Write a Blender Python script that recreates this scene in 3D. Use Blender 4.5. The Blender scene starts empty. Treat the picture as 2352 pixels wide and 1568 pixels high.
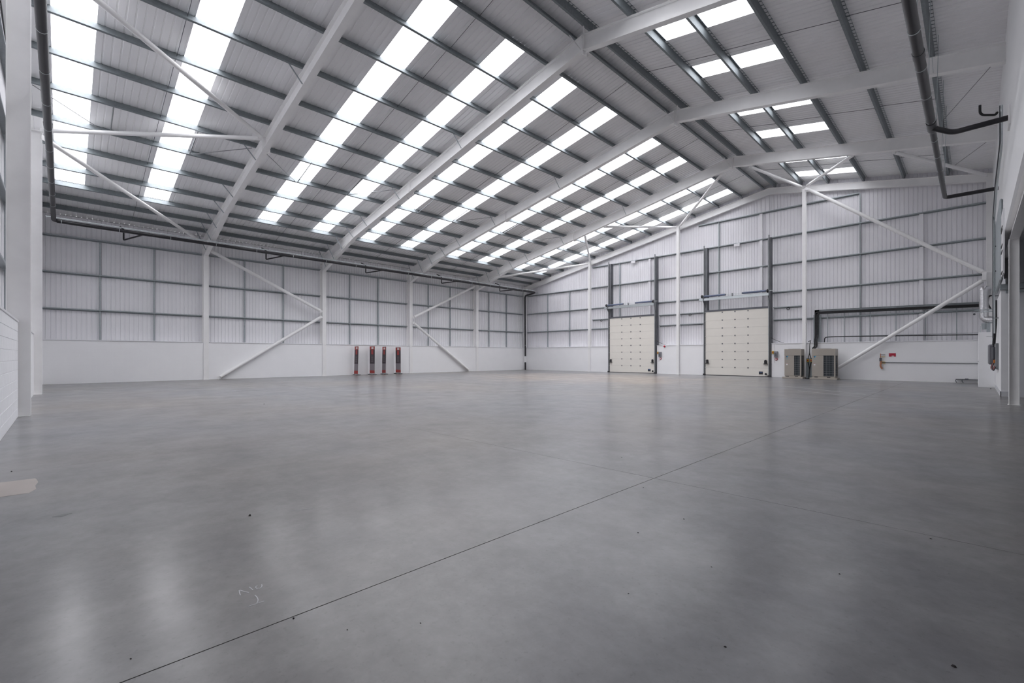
import bpy, bmesh, math, random
from mathutils import Vector, Matrix
random.seed(7)
scene = bpy.context.scene
C = scene.collection

# ---------------------------------------------------------------- camera, sky, exposure
cam_d = bpy.data.cameras.new('camera'); cam = bpy.data.objects.new('camera', cam_d); C.objects.link(cam)
cam.location = (0, 0, 1.5); cam.rotation_euler = (math.radians(90), 0, math.radians(45.4))
cam_d.sensor_width = 36; cam_d.sensor_fit = 'HORIZONTAL'
cam_d.lens = 1047 / 2352 * 36; cam_d.shift_y = 32.4 / 2352; cam_d.clip_start = .05; cam_d.clip_end = 300
scene.camera = cam
world = bpy.data.worlds.new('overcast_sky'); scene.world = world; world.use_nodes = True
wn = world.node_tree.nodes; bg = wn['Background']
bg.inputs['Color'].default_value = (.985, .975, 1, 1)
# standard overcast sky: the zenith is three times as bright as the horizon
tc = wn.new('ShaderNodeTexCoord'); sp = wn.new('ShaderNodeSeparateXYZ'); mr = wn.new('ShaderNodeMapRange')
mr.inputs['From Min'].default_value = 0; mr.inputs['From Max'].default_value = 1
SKY = 13.8
mr.inputs['To Min'].default_value = SKY / 3; mr.inputs['To Max'].default_value = SKY
world.node_tree.links.new(tc.outputs['Generated'], sp.inputs[0]); world.node_tree.links.new(sp.outputs['Z'], mr.inputs['Value'])
world.node_tree.links.new(mr.outputs[0], bg.inputs['Strength'])
scene.view_settings.view_transform = 'Standard'; scene.view_settings.look = 'None'
scene.view_settings.exposure = 0.0; scene.view_settings.gamma = 1.0; scene.view_settings.use_curve_mapping = False
scene.cycles.use_denoising = True; scene.cycles.use_adaptive_sampling = False
scene.cycles.max_bounces = 14; scene.cycles.diffuse_bounces = 10; scene.cycles.glossy_bounces = 4
scene.cycles.transparent_max_bounces = 12; scene.cycles.transmission_bounces = 8
scene.cycles.caustics_reflective = False
scene.cycles.sample_clamp_indirect = 20; scene.cycles.sample_clamp_direct = 3.0

# ---------------------------------------------------------------- dimensions (metres)
SL = .188; XA = -10.18                      # roof slope, ridge line
ZL, ZT, ZB = 13.66, 13.39, 12.80            # liner / rafter top / rafter underside at the ridge
XL, YG, YN = -33.84, 35.33, -.775           # faces of the low block walls
XLL, YGL, YNL = -34.30, 35.79, -1.235       # liner planes
XR = .70                                    # office side wall
ZD = 2.364                                  # top of the low wall
FR = [-1.0, 6.41, 13.81, 21.21, 28.61, 35.6]  # portal frame lines
RAILS = [3.99, 5.93, 7.87, 9.80, 11.70]
PL = [-10.55, -12.0, -13.68, -15.5, -17.38, -19.3, -21.15, -23.05, -25.05, -26.95, -28.87, -30.5, -31.9, -33.24]
PR = [-9.8, -8.2, -6.68, -4.82, -2.9, -1.0]
CT = 1 / math.sqrt(1 + SL * SL); ST = SL * CT
def zr(x, z0): return z0 - SL * abs(x - XA)

# ---------------------------------------------------------------- materials
def mat(name, col, rough=.5, metal=0., spec=.5, noise=0., nscale=3., bump=0., bscale=40.):
    m = bpy.data.materials.new(name); m.use_nodes = True; nt = m.node_tree; b = nt.nodes['Principled BSDF']
    b.inputs['Base Color'].default_value = (*col, 1); b.inputs['Roughness'].default_value = rough
    b.inputs['Metallic'].default_value = metal; b.inputs['Specular IOR Level'].default_value = spec
    g = nt.nodes.new('ShaderNodeNewGeometry')
    n = nt.nodes.new('ShaderNodeTexNoise'); n.inputs['Scale'].default_value = nscale; n.inputs['Detail'].default_value = 4
    nt.links.new(g.outputs['Position'], n.inputs['Vector'])
    r = nt.nodes.new('ShaderNodeValToRGB')
    r.color_ramp.elements[0].position = .3; r.color_ramp.elements[1].position = .7
    r.color_ramp.elements[0].color = (*[max(0, c * (1 - noise)) for c in col], 1)
    r.color_ramp.elements[1].color = (*[min(1, c * (1 + noise)) for c in col], 1)
    nt.links.new(n.outputs['Fac'], r.inputs['Fac']); nt.links.new(r.outputs['Color'], b.inputs['Base Color'])
    if bump:
        n2 = nt.nodes.new('ShaderNodeTexNoise'); n2.inputs['Scale'].default_value = bscale; n2.inputs['Detail'].default_value = 3
        nt.links.new(g.outputs['Position'], n2.inputs['Vector'])
        bp = nt.nodes.new('ShaderNodeBump'); bp.inputs['Strength'].default_value = bump; bp.inputs['Distance'].default_value = .01
        nt.links.new(n2.outputs['Fac'], bp.inputs['Height']); nt.links.new(bp.outputs['Normal'], b.inputs['Normal'])
    return m
M = {}
M['liner'] = mat('white_liner_sheet', (.82, .815, .84), .45, noise=.015, nscale=1.2)
M['rliner'] = mat('white_roof_liner_sheet', (.90, .895, .905), .45, noise=.015, nscale=.8)
M['steel'] = mat('white_painted_steel', (.89, .885, .88), .38, noise=.02)
M['galv'] = mat('galvanised_steel', (.36, .395, .41), .48, metal=.22, spec=.35, noise=.08, nscale=14)
M['purlin'] = mat('galvanised_purlin_steel', (.225, .25, .262), .55, metal=.1, spec=.2, noise=.08, nscale=14)
M['galvlight'] = mat('bright_galvanised_steel', (.62, .66, .67), .3, metal=.7, noise=.06, nscale=20)
M['trim'] = mat('white_sill_trim', (.80, .80, .82), .35)
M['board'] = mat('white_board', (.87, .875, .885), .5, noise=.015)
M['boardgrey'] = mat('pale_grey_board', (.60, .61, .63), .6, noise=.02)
M['black'] = mat('black_plastic', (.022, .021, .025), .38, noise=.15)
M['blacksoft'] = mat('black_foam', (.02, .02, .022), .7)
M['door'] = mat('cream_door_panel', (.80, .77, .705), .4, noise=.012)
M['dark'] = mat('dark_grey_steel', (.12, .125, .14), .45, metal=.3, noise=.08)
M['mid'] = mat('mid_grey_steel', (.24, .25, .26), .42, metal=.4, noise=.08)
M['rubber'] = mat('black_rubber', (.03, .03, .033), .7)
M['spring'] = mat('blue_spring', (.10, .125, .20), .4, noise=.1)
M['ac'] = mat('beige_metal', (.39, .355, .31), .4, noise=.02)
M['acdark'] = mat('dark_grille_cavity', (.02, .028, .035), .6)
M['red'] = mat('red_print', (.42, .045, .04), .5, noise=.08, nscale=8)
M['crimson'] = mat('crimson_plastic', (.45, .02, .05), .35)
M['banner'] = mat('charcoal_print', (.06, .048, .058), .6, noise=.2, nscale=20)
M['bannergrey'] = mat('grey_print', (.26, .24, .26), .6)
M['bannerwhite'] = mat('white_print', (.75, .72, .70), .6)
M['yellow'] = mat('yellow_plastic', (.62, .42, .05), .4)
M['orange'] = mat('orange_plastic', (.8, .25, .04), .4)
M['foil'] = mat('aluminium_foil', (.75, .75, .76), .22, metal=1., noise=.08, nscale=30, bump=.9, bscale=18)
M['copper'] = mat('copper_pipe', (.55, .24, .14), .35, metal=.6)
M['chalk'] = mat('white_chalk', (.62, .62, .64), .9)
M['scrap'] = mat('dark_scrap', (.025, .022, .022), .7)
M['stain'] = mat('dark_rubber_mark', (.085, .085, .09), .5)
M['patch'] = mat('pale_repair_screed', (.36, .32, .295), .5, noise=.05, nscale=2)
M['cyan'] = mat('cyan_print', (.02, .40, .60), .4)
M['navy'] = mat('navy_print', (.03, .08, .20), .4)
M['paper'] = mat('white_sticker', (.78, .78, .78), .5)
M['filler'] = mat('dark_joint_filler', (.10, .10, .10), .8)
M['outer'] = mat('outer_cladding', (.3, .3, .31), .6)
M['box'] = mat('grey_enclosure', (.22, .22, .24), .4)
M['cablered'] = mat('red_cable', (.35, .03, .03), .5)

def dado_mat(name, axis):                    # painted blockwork: courses as fine relief
    m = mat(name, (.90, .90, .91), .55, noise=.01, nscale=1.5); nt = m.node_tree; b = nt.nodes['Principled BSDF']
    g = nt.nodes.new('ShaderNodeNewGeometry'); s = nt.nodes.new('ShaderNodeSeparateXYZ'); c = nt.nodes.new('ShaderNodeCombineXYZ')
    nt.links.new(g.outputs['Position'], s.inputs[0]); nt.links.new(s.outputs[axis], c.inputs[0]); nt.links.new(s.outputs['Z'], c.inputs[1])
    br = nt.nodes.new('ShaderNodeTexBrick'); br.inputs['Scale'].default_value = 1; br.inputs['Brick Width'].default_value = .45
    br.inputs['Row Height'].default_value = .2364; br.inputs['Mortar Size'].default_value = .006; br.inputs['Mortar Smooth'].default_value = .6
    nt.links.new(c.outputs[0], br.inputs['Vector'])
    bp = nt.nodes.new('ShaderNodeBump'); bp.invert = True; bp.inputs['Strength'].default_value = .35; bp.inputs['Distance'].default_value = .004
    nt.links.new(br.outputs['Fac'], bp.inputs['Height']); nt.links.new(bp.outputs['Normal'], b.inputs['Normal'])
    return m
M['dadoY'] = dado_mat('painted_blockwork_side', 'Y'); M['dadoX'] = dado_mat('painted_blockwork_gable', 'X')
M['block'] = mat('painted_block', (.88, .89, .91), .55, noise=.02, nscale=6, bump=.15, bscale=60)

def pane_mat():
    m = bpy.data.materials.new('translucent_rooflight'); m.use_nodes = True; nt = m.node_tree
    for n in list(nt.nodes): nt.nodes.remove(n)
    o = nt.nodes.new('ShaderNodeOutputMaterial'); mx = nt.nodes.new('ShaderNodeMixShader')
    t = nt.nodes.new('ShaderNodeBsdfTransparent'); t.inputs[0].default_value = (.80, .81, .83, 1)
    d = nt.nodes.new('ShaderNodeBsdfTranslucent'); d.inputs[0].default_value = (.85, .85, .87, 1)
    g = nt.nodes.new('ShaderNodeNewGeometry'); n = nt.nodes.new('ShaderNodeTexNoise'); n.inputs['Scale'].default_value = .9
    nt.links.new(g.outputs['Position'], n.inputs['Vector'])
    mr = nt.nodes.new('ShaderNodeMapRange'); mr.inputs['To Min'].default_value = .05; mr.inputs['To Max'].default_value = .12
    nt.links.new(n.outputs['Fac'], mr.inputs['Value']); nt.links.new(mr.outputs[0], mx.inputs[0])
    nt.links.new(t.outputs[0], mx.inputs[1]); nt.links.new(d.outputs[0], mx.inputs[2]); nt.links.new(mx.outputs[0], o.inputs[0])
    return m
M['pane'] = pane_mat()

def floor_mat():
    m = bpy.data.materials.new('power_floated_concrete'); m.use_nodes = True; nt = m.node_tree; b = nt.nodes['Principled BSDF']
    L = nt.links.new; N = nt.nodes.new
    g = N('ShaderNodeNewGeometry')
    def noise(scale, detail=5, rough=.55, sx=1, sy=1, dist=0.):
        mp = N('ShaderNodeMapping'); mp.inputs['Scale'].default_value = (sx, sy, 1); L(g.outputs['Position'], mp.inputs[0])
        n = N('ShaderNodeTexNoise'); n.inputs['Scale'].default_value = scale; n.inputs['Detail'].default_value = detail
        n.inputs['Roughness'].default_value = rough; n.inputs['Distortion'].default_value = dist; L(mp.outputs[0], n.inputs['Vector']); return n.outputs['Fac']
    def ramp(f, p0, c0, p1, c1):
        r = N('ShaderNodeValToRGB'); e = r.color_ramp.elements; e[0].position = p0; e[0].color = (*c0, 1); e[1].position = p1; e[1].color = (*c1, 1); L(f, r.inputs[0]); return r.outputs[0]
    def mix(a, c, f, mode='MULTIPLY'):
        x = N('ShaderNodeMix'); x.data_type = 'RGBA'; x.blend_type = mode; x.inputs[0].default_value = 1
        if isinstance(f, float): x.inputs[0].default_value = f
        else: L(f, x.inputs[0])
        L(a, x.inputs[6]); L(c, x.inputs[7]); return x.outputs[2]
    base = ramp(noise(.35, 6, .6), .20, (.140, .143, .153), .80, (.222, .215, .209))
    warm = ramp(noise(.13, 3, .5), .42, (.98, .99, 1.02), .66, (1.05, .985, .92))
    fine = ramp(noise(1.3, 6, .7), .18, (.60, .60, .61), .82, (1.36, 1.36, 1.35))
    grain = ramp(noise(9, 5, .7), .2, (.88, .88, .88), .8, (1.11, 1.11, 1.11))
    speck = ramp(noise(28, 3, .6), .30, (.80, .80, .80), .40, (1, 1, 1))
    # cream dust film on the slab out from the doors
    vs = N('ShaderNodeVectorMath'); vs.operation = 'SUBTRACT'; vs.inputs[1].default_value = (-19.0, 25.5, 0); L(g.outputs['Position'], vs.inputs[0])
    vm = N('ShaderNodeVectorMath'); vm.operation = 'MULTIPLY'; vm.inputs[1].default_value = (1 / 11.0, 1 / 7.5, 0); L(vs.outputs[0], vm.inputs[0])
    vl = N('ShaderNodeVectorMath'); vl.operation = 'LENGTH'; L(vm.outputs[0], vl.inputs[0])
    ad = N('ShaderNodeMath'); ad.operation = 'ADD'; L(vl.outputs['Value'], ad.inputs[0])
    nn = N('ShaderNodeMath'); nn.operation = 'MULTIPLY_ADD'; nn.inputs[1].default_value = 1.4; nn.inputs[2].default_value = -.7; L(noise(.3, 4, .6, 1.6, .8), nn.inputs[0]); L(nn.outputs[0], ad.inputs[1])
    dust = ramp(ad.outputs[0], .45, (1.55, 1.38, 1.22), .95, (1, 1, 1))
    col = mix(mix(mix(mix(mix(base, warm, 1.), fine, 1.), grain, 1.), speck, .7), dust, 1.)
    L(col, b.inputs['Base Color'])
    rr = N('ShaderNodeMapRange'); rr.inputs['From Min'].default_value = .3; rr.inputs['From Max'].default_value = .7
    rr.inputs['To Min'].default_value = .16; rr.inputs['To Max'].default_value = .25; L(noise(.45, 4, .5), rr.inputs['Value'])
    b.inputs['Roughness'].default_value = .42; b.inputs['Specular IOR Level'].default_value = .25
    cw = N('ShaderNodeMapRange'); cw.inputs['From Min'].default_value = .25; cw.inputs['From Max'].default_value = .75
    cw.inputs['To Min'].default_value = .28; cw.inputs['To Max'].default_value = .64; L(noise(1.1, 6, .72), cw.inputs['Value']); L(cw.outputs[0], b.inputs['Coat Weight'])
    b.inputs['Coat IOR'].default_value = 1.5; L(rr.outputs[0], b.inputs['Coat Roughness'])   # surface sealer
    return m
M['floor'] = floor_mat()

# ---------------------------------------------------------------- mesh helpers
class MB:
    def __init__(s): s.v = []; s.f = []; s.sm = []
    def add(s, vs, fs, smooth=False):
        o = len(s.v); s.v += [tuple(v) for v in vs]; s.f += [tuple(i + o for i in f) for f in fs]; s.sm += [smooth] * len(fs); return s
    def box(s, x0, x1, y0, y1, z0, z1, c=0.):
        if x0 > x1: x0, x1 = x1, x0
        if y0 > y1: y0, y1 = y1, y0
        if z0 > z1: z0, z1 = z1, z0
        if not c:
            return s.add([(x, y, z) for x in (x0, x1) for y in (y0, y1) for z in (z0, z1)],
                         [(0, 1, 3, 2), (4, 6, 7, 5), (0, 4, 5, 1), (2, 3, 7, 6), (0, 2, 6, 4), (1, 5, 7, 3)])
        bm = bmesh.new(); bmesh.ops.create_cube(bm, size=1)
        for v in bm.verts: v.co = Vector(((x0 + x1) / 2 + v.co.x * (x1 - x0), (y0 + y1) / 2 + v.co.y * (y1 - y0), (z0 + z1) / 2 + v.co.z * (z1 - z0)))
        bmesh.ops.bevel(bm, geom=bm.edges[:], offset=c, segments=1, affect='EDGES')
        bm.verts.index_update(); s.add([v.co for v in bm.verts], [[v.index for v in f.verts] for f in bm.faces]); bm.free(); return s
    def prism(s, poly, d):                   # poly: list of 3D points, extruded by vector d
        n = len(poly); d = Vector(d); P = [Vector(p) for p in poly]
        return s.add(P + [p + d for p in P], [tuple(range(n))[::-1], tuple(range(n, 2 * n))] + [(i, (i + 1) % n, n + (i + 1) % n, n + i) for i in range(n)])
    def sweep(s, prof, p0, p1, up=(0, 0, 1)):  # prof in (side, up)
        p0, p1 = Vector(p0), Vector(p1); a = (p1 - p0).normalized(); side = a.cross(Vector(up)).normalized(); u = side.cross(a).normalized()
        n = len(prof)
        vs = [p0 + side * q[0] + u * q[1] for q in prof] + [p1 + side * q[0] + u * q[1] for q in prof]
        return s.add(vs, [tuple(range(n))[::-1], tuple(range(n, 2 * n))] + [(i, (i + 1) % n, n + (i + 1) % n, n + i) for i in range(n)])
    def tube(s, pts, r, n=12, cap=True):
        pts = [Vector(p) for p in pts]; rings = []
        t0 = (pts[1] - pts[0]).normalized(); ref = Vector((0, 0, 1)) if abs(t0.z) < .9 else Vector((1, 0, 0))
        for i, p in enumerate(pts):
            if i == 0: t = t0
            elif i == len(pts) - 1: t = (pts[-1] - pts[-2]).normalized()
            else: t = ((pts[i + 1] - p).normalized() + (p - pts[i - 1]).normalized()).normalized()
            sd = t.cross(ref).normalized(); ref = sd.cross(t).normalized()
            rr = r[i] if isinstance(r, (list, tuple)) else r
            k = 1.
            if 0 < i < len(pts) - 1: k = 1 / max(.5, t.dot((p - pts[i - 1]).normalized()))
            rings.append([p + (sd * math.cos(2 * math.pi * j / n) + ref * math.sin(2 * math.pi * j / n)) * rr * (1 + (k - 1) * .5) for j in range(n)])
        vs = [v for ring in rings for v in ring]
        fs = [(i * n + j, i * n + (j + 1) % n, (i + 1) * n + (j + 1) % n, (i + 1) * n + j) for i in range(len(pts) - 1) for j in range(n)]
        s.add(vs, fs, True)
        if cap: s.add(rings[0], [tuple(range(n))[::-1]]); s.add(rings[-1], [tuple(range(n))])
        return s
    def ring(s, c, axis, r, w, t, n=16):     # clamp band around a pipe
        c = Vector(c); a = Vector(axis).normalized(); return s.tube([c - a * w / 2, c + a * w / 2], r + t, n)
    def torus(s, c, axis, R, r, n=16, k=6):
        c = Vector(c); a = Vector(axis).normalized(); u = a.orthogonal().normalized(); w = a.cross(u)
        vs = []
        for i in range(n):
            d = u * math.cos(2 * math.pi * i / n) + w * math.sin(2 * math.pi * i / n)
            vs += [c + d * (R + r * math.cos(2 * math.pi * j / k)) + a * r * math.sin(2 * math.pi * j / k) for j in range(k)]
        return s.add(vs, [(i * k + j, ((i + 1) % n) * k + j, ((i + 1) % n) * k + (j + 1) % k, i * k + (j + 1) % k) for i in range(n) for j in range(k)], True)
    def mesh(s, name):
        me = bpy.data.meshes.new(name); me.from_pydata(s.v, [], s.f)
        me.polygons.foreach_set('use_smooth', s.sm); me.update(); return me
def obj(name, mb, m, parent=None, label=None, bevel=0):
    me = mb.mesh(name) if isinstance(mb, MB) else mb
    if not me.materials: me.materials.append(M[m])
    o = bpy.data.objects.new(name, me); C.objects.link(o)
    if parent is not None:
        o.parent = parent; o.matrix_parent_inverse = Matrix.Translation(-parent.location) if parent.type == 'EMPTY' else Matrix()
    if label: o['label'] = label
    if bevel:
        b = o.modifiers.new('bevel', 'BEVEL'); b.width = bevel; b.segments = 2; b.limit_method = 'ANGLE'
    return o
def tag(o, label, cat, group=None):
    o['label'] = label; o['category'] = cat
    if group: o['group'] = group
    return o
def thing(name, label, cat, loc=(0, 0, 0), group=None):     # empty at the base; parts are given in world coordinates
    o = bpy.data.objects.new(name, None); C.objects.link(o); o.location = loc; o.empty_display_size = .2
    return tag(o, label, cat, group)
def struct(name, mb, m, label):
    o = obj(name, mb, m); o['kind'] = 'structure'; o['label'] = label; return o
def ibeam(d, w, tf=.02, tw=.014):            # centred on the section
    return [(-w/2, -d/2), (w/2, -d/2), (w/2, -d/2+tf), (tw/2, -d/2+tf), (tw/2, d/2-tf), (w/2, d/2-tf), (w/2, d/2), (-w/2, d/2), (-w/2, d/2-tf), (-tw/2, d/2-tf), (-tw/2, -d/2+tf), (-w/2, -d/2+tf)]
ORD = ['first', 'second', 'third', 'fourth', 'fifth', 'sixth', 'seventh', 'eighth', 'ninth', 'tenth', 'eleventh', 'twelfth', 'thirteenth', 'fourteenth']
BAY = ['bay against the blank gable', 'fourth bay from the door gable', 'middle bay', 'second bay from the door gable', 'bay against the door gable']

# ================================================================ FLOOR
fl = MB().box(-35.2, 9.0, -2.2, 36.8, -.30, -.006)
floor = struct('floor', fl, 'filler', 'polished grey concrete warehouse floor with sawn joints')
xs = [(-35.2, -26.55, .002), (-26.55, -20.6, .002), (-20.6, -14.65, .002), (-14.65, -8.7, .003), (-8.7, -2.75, .006), (-2.75, 3.2, .006), (3.2, 9.0, .002)]
for i, (x0, x1, j) in enumerate(xs):
    for (y0, y1) in ((-2.2, 5.155), (5.155, 36.8)):
        gx0 = max(j, xs[i - 1][2]) if 0 else (.004 if abs(x0 + 2.75) < .01 else .0015); gx1 = .004 if abs(x1 + 2.75) < .01 else .0015
        gy = .003 if x0 > -9 else .0015
        obj('floor_slab', MB().box(x0 + gx0, x1 - gx1, y0 + (gy if y0 > 0 else 0), y1 - (gy if y1 < 10 else 0), -.25, 0), 'floor', floor)

# ================================================================ PROFILED SHEETS
def profile(w, n, depth, rib=.045):
    p = w / n; pts = []
    for k in range(n):
        a = k * p; pts += [(a, 0), (a + p - rib - .012, 0), (a + p - rib, depth), (a + p - .012, depth)]
    pts.append((w, 0)); return pts
_cache = {}
def sheet_mesh(w, l, depth, mname, n=5):
    key = (round(w, 4), round(l, 4), depth, mname)
    if key not in _cache:
        pr = profile(w, n, depth); mb = MB()
        vs = [(0, a, d) for a, d in pr] + [(l, a, d) for a, d in pr]; k = len(pr)
        mb.add(vs, [(i, i + 1, k + i + 1, k + i) for i in range(k - 1)])
        me = mb.mesh('profiled_sheet'); me.materials.append(M[mname]); _cache[key] = me
    return _cache[key]
def place(o, origin, u, v, n):
    m = Matrix.Identity(4)
    for c, a in enumerate((u, v, n)):
        for r in range(3): m[r][c] = a[r]
    m.translation = Vector(origin); o.matrix_world = m; return m
RIB = .022
def roof_sheet(side, y0, w, xa, xb, parent, mname='rliner', name='liner_sheet'):
    # xa nearer the ridge, xb nearer the eaves
    sgn = -1 if side == 'L' else 1
    l = abs(xb - xa) / CT; o = bpy.data.objects.new(name, sheet_mesh(w, l, RIB, mname)); C.objects.link(o)
    m = Matrix.Identity(4); u = Vector((sgn * CT, 0, -ST)); n = Vector((sgn * ST, 0, CT))
    for c, a in enumerate((u, Vector((0, 1, 0)), n)):
        for r in range(3): m[r][c] = a[r]
    m.translation = Vector((xa, y0, zr(xa, ZL)))
    o.parent = parent
    if parent.type == 'EMPTY': m = Matrix.Translation(-parent.location) @ m
    o.matrix_local = m
    return o
STRIPS = [(-.26, .77), (3.02, 4.06), (8.43, 9.49), (11.72, 12.76), (15.03, 16.08), (18.25, 19.31), (22.65, 23.71), (25.95, 27.0), (30.40, 31.44), (33.43, 34.46)]
Y0, Y1 = -1.6, 36.15
XE, XRE = -34.75, 8.6
rc = MB()
for sgn, xe in ((-1, XE), (1, XRE)):         # outer ridge cap
    rc.prism([(XA, Y0, ZL + .12), (XA + sgn * .9, Y0, ZL + .12 - .9 * SL), (XA + sgn * .9, Y0, ZL + .07 - .9 * SL), (XA, Y0, ZL + .07)], (0, Y1 - Y0, 0))
ceiling = struct('ceiling', rc, 'outer', 'white profiled metal roof lining on galvanised purlins')
def intervals():
    out = []; y = Y0
    for a, b in STRIPS:
        out.append((y, a, None)); out.append((a, b, 1)); y = b
    out.append((y, Y1, None)); return out
for a, b, s in intervals():
    if s:
        roof_sheet('L', a, b - a + .004, XA, PL[1] - .06, ceiling); roof_sheet('L', a, b - a + .004, PL[11] - .02, XE, ceiling)
        roof_sheet('R', a, b - a + .004, XA, PR[1] + .05, ceiling); roof_sheet('R', a, b - a + .004, PR[3] - .08, XRE, ceiling)
    else:
        k = max(1, round((b - a) / 1.0)); w = (b - a) / k
        for i in range(k):
            roof_sheet('L', a + i * w, w + .004, XA, XE, ceiling); roof_sheet('R', a + i * w, w + .004, XA, XRE, ceiling)
# anti-sag rods in the middle of each bay, from purlin foot to next purlin head
for b in range(5):
    ym = (FR[b] + FR[b + 1]) / 2 + (.12 if b else .1)
    for side, P in (('L', PL), ('R', PR)):
        mb_pts = [(P[i], P[i + 1]) for i in range(len(P) - 1)]
        for x0, x1 in mb_pts:
            obj('anti_sag_rod', MB().tube([(x0, ym, zr(x0, ZL) - .06), (x1, ym, zr(x1, ZL) - .13)], .009, 6), 'dark', ceiling)

# skylight strips: panes between purlins
for i, (a, b) in enumerate(STRIPS):
    bay = i // 2
    for side, P, lo, hi, nm in (('L', PL, 1, 11, 'long'), ('R', PR, 1, 3, 'short')):
        which = 'strip nearer the door gable' if i % 2 else 'strip nearer the blank gable'
        xm = (P[lo] + P[hi]) / 2
        t = thing('skylight', f'white {nm}-slope skylight, {BAY[bay].replace("from the", "from").replace("against the", "at")}, {which}', 'skylight', (xm, (a + b) / 2, zr(xm, ZL)), 'translucent skylight strips in the roof')
        for k in range(lo, hi):
            xe = P[k + 1] - (.02 if side == 'L' and k + 1 == hi else (-.08 if False else 0))
            if side == 'R' and k + 1 == hi: xe = P[k + 1] - .08
            xs_ = P[k] + ((-.06 if side == 'L' else .05) if k == lo else 0)
            roof_sheet(side, a, b - a + .004, xs_, xe, t, 'pane', 'pane')
        # sky portal over the strip (guides daylight sampling, gives no light itself)
        ld = bpy.data.lights.new('sky_portal', 'AREA'); ld.shape = 'RECTANGLE'; ld.size = abs(P[hi] - P[lo]) / CT + .1; ld.size_y = b - a
        ld.cycles.is_portal = True
        lo_ = bpy.data.objects.new('sky_portal', ld); C.objects.link(lo_)
        sg = -1 if side == 'L' else 1
        lo_.location = (xm, (a + b) / 2, zr(xm, ZL) + .09); lo_.rotation_euler = (0, math.atan(SL) * sg, 0)

# ================================================================ PURLINS
def zsec(h, w, t=.003):                      # Z purlin with lips, (side, up), foot at 0
    return [(-w, h), (t, h), (t, t), (w, t), (w, t + .018), (w + t, t + .018), (w + t, 0), (0, 0), (0, h - t), (-w + t, h - t), (-w + t, h - .02), (-w, h - .02)]
STAY = {4, 7, 9, 10, 11, 12, 13}
for b in range(5):
    ya, yb = FR[b], FR[b + 1]
    if b == 0: ya = YNL + .02
    if b == 4: yb = YGL - .02
    for side, P in (('L', PL), ('R', PR)):
        sg = -1 if side == 'L' else 1
        for i, x in enumerate(P):
            up = Vector((sg * ST, 0, CT)); base = Vector((x, 0, zr(x, ZT)))
            slope = 'long' if side == 'L' else 'office-side'
            t = thing('purlin', f'galvanised purlin, {ORD[i]} below the ridge, {slope} slope, {BAY[b]}', 'purlin', (x, (ya + yb) / 2, base.z), 'galvanised roof purlins')
            prof = zsec(.273, .085)
            if side == 'R': prof = [(-q[0], q[1]) for q in prof][::-1]
            obj('purlin_section', MB().sweep(prof, (base.x, ya + .004, base.z), (base.x, yb - .004, base.z), up), 'purlin', t)
            if (side == 'L' and i in STAY) or (side == 'R' and i == 5):
                for fy, d in ((FR[b + 1], -1),):
                    if fy > 35: continue
                    zb = zr(x, ZB)
                    if x < -28.76: zb = max(7.95, 9.305 + (x + 28.76) * .31)
                    obj('rafter_stay', MB().sweep([(-.025, -.004), (.025, -.004), (.025, .004), (-.025, .004)], (x, fy + d * .62, base.z + .05), (x + .02, fy + d * .12, zb + .04), (1, 0, 0)), 'galv', t)
# diagonal tie rods and short struts between the seventh and eighth purlins of the long slope
for b in range(5):
    ya, yb = FR[b], FR[b + 1]
    x0, x1, x2 = PL[7], PL[8], PL[6]
    t = thing('tie_rod_set', f'thin diagonal roof ties and struts, long slope, {BAY[b]}', 'tie rods', ((x0 + x1) / 2, (ya + yb) / 2, zr(x1, ZT)), 'diagonal roof ties')
    for ys, yf in ((ya + 2.35, ya + .25), (yb - 2.35, yb - .25)):
        obj('diagonal_tie', MB().tube([(x1, ys, zr(x1, ZT) + .02), (x0 - .1, yf, zr(x0, ZT) + .0)], .014, 6), 'mid', t)
        obj('strut', MB().tube([(x1, ys + .05, zr(x1, ZT) + .03), (x0, ys + .05, zr(x0, ZT) + .12)], .022, 6), 'mid', t)

# ================================================================ WALLS
def wall_sheet(parent, axis, fixed, out, a, w, z0, ztop, n=5, mname='liner'):
    # vertical ribs; axis 'Y' (sheet in the plane X = fixed) or 'X'; out = outward direction sign; ztop = function
    pr = profile(w, n, .034); mb = MB(); vs = []
    for za in (0, 1):
        for q, d in pr:
            p = a + q; z = ztop(p) if za else z0
            vs.append((fixed + out * d, p, z) if axis == 'Y' else (p, fixed + out * d, z))
    k = len(pr); mb.add(vs, [(i, i + 1, k + i + 1, k + i) for i in range(k - 1)])
    key = None
    if axis == 'Y':                          # alike sheets share their mesh
        key = ('w', round(w, 4), round(z0, 3), round(ztop(0), 3), fixed)
        if key in _cache:
            o = bpy.data.objects.new('liner_sheet', _cache[key][0]); C.objects.link(o); o.parent = parent; o.location = (0, a - _cache[key][1], 0); return o
    o = obj('liner_sheet', mb, mname, parent)
    if key: _cache[key] = (o.data, a)
    return o
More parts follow.
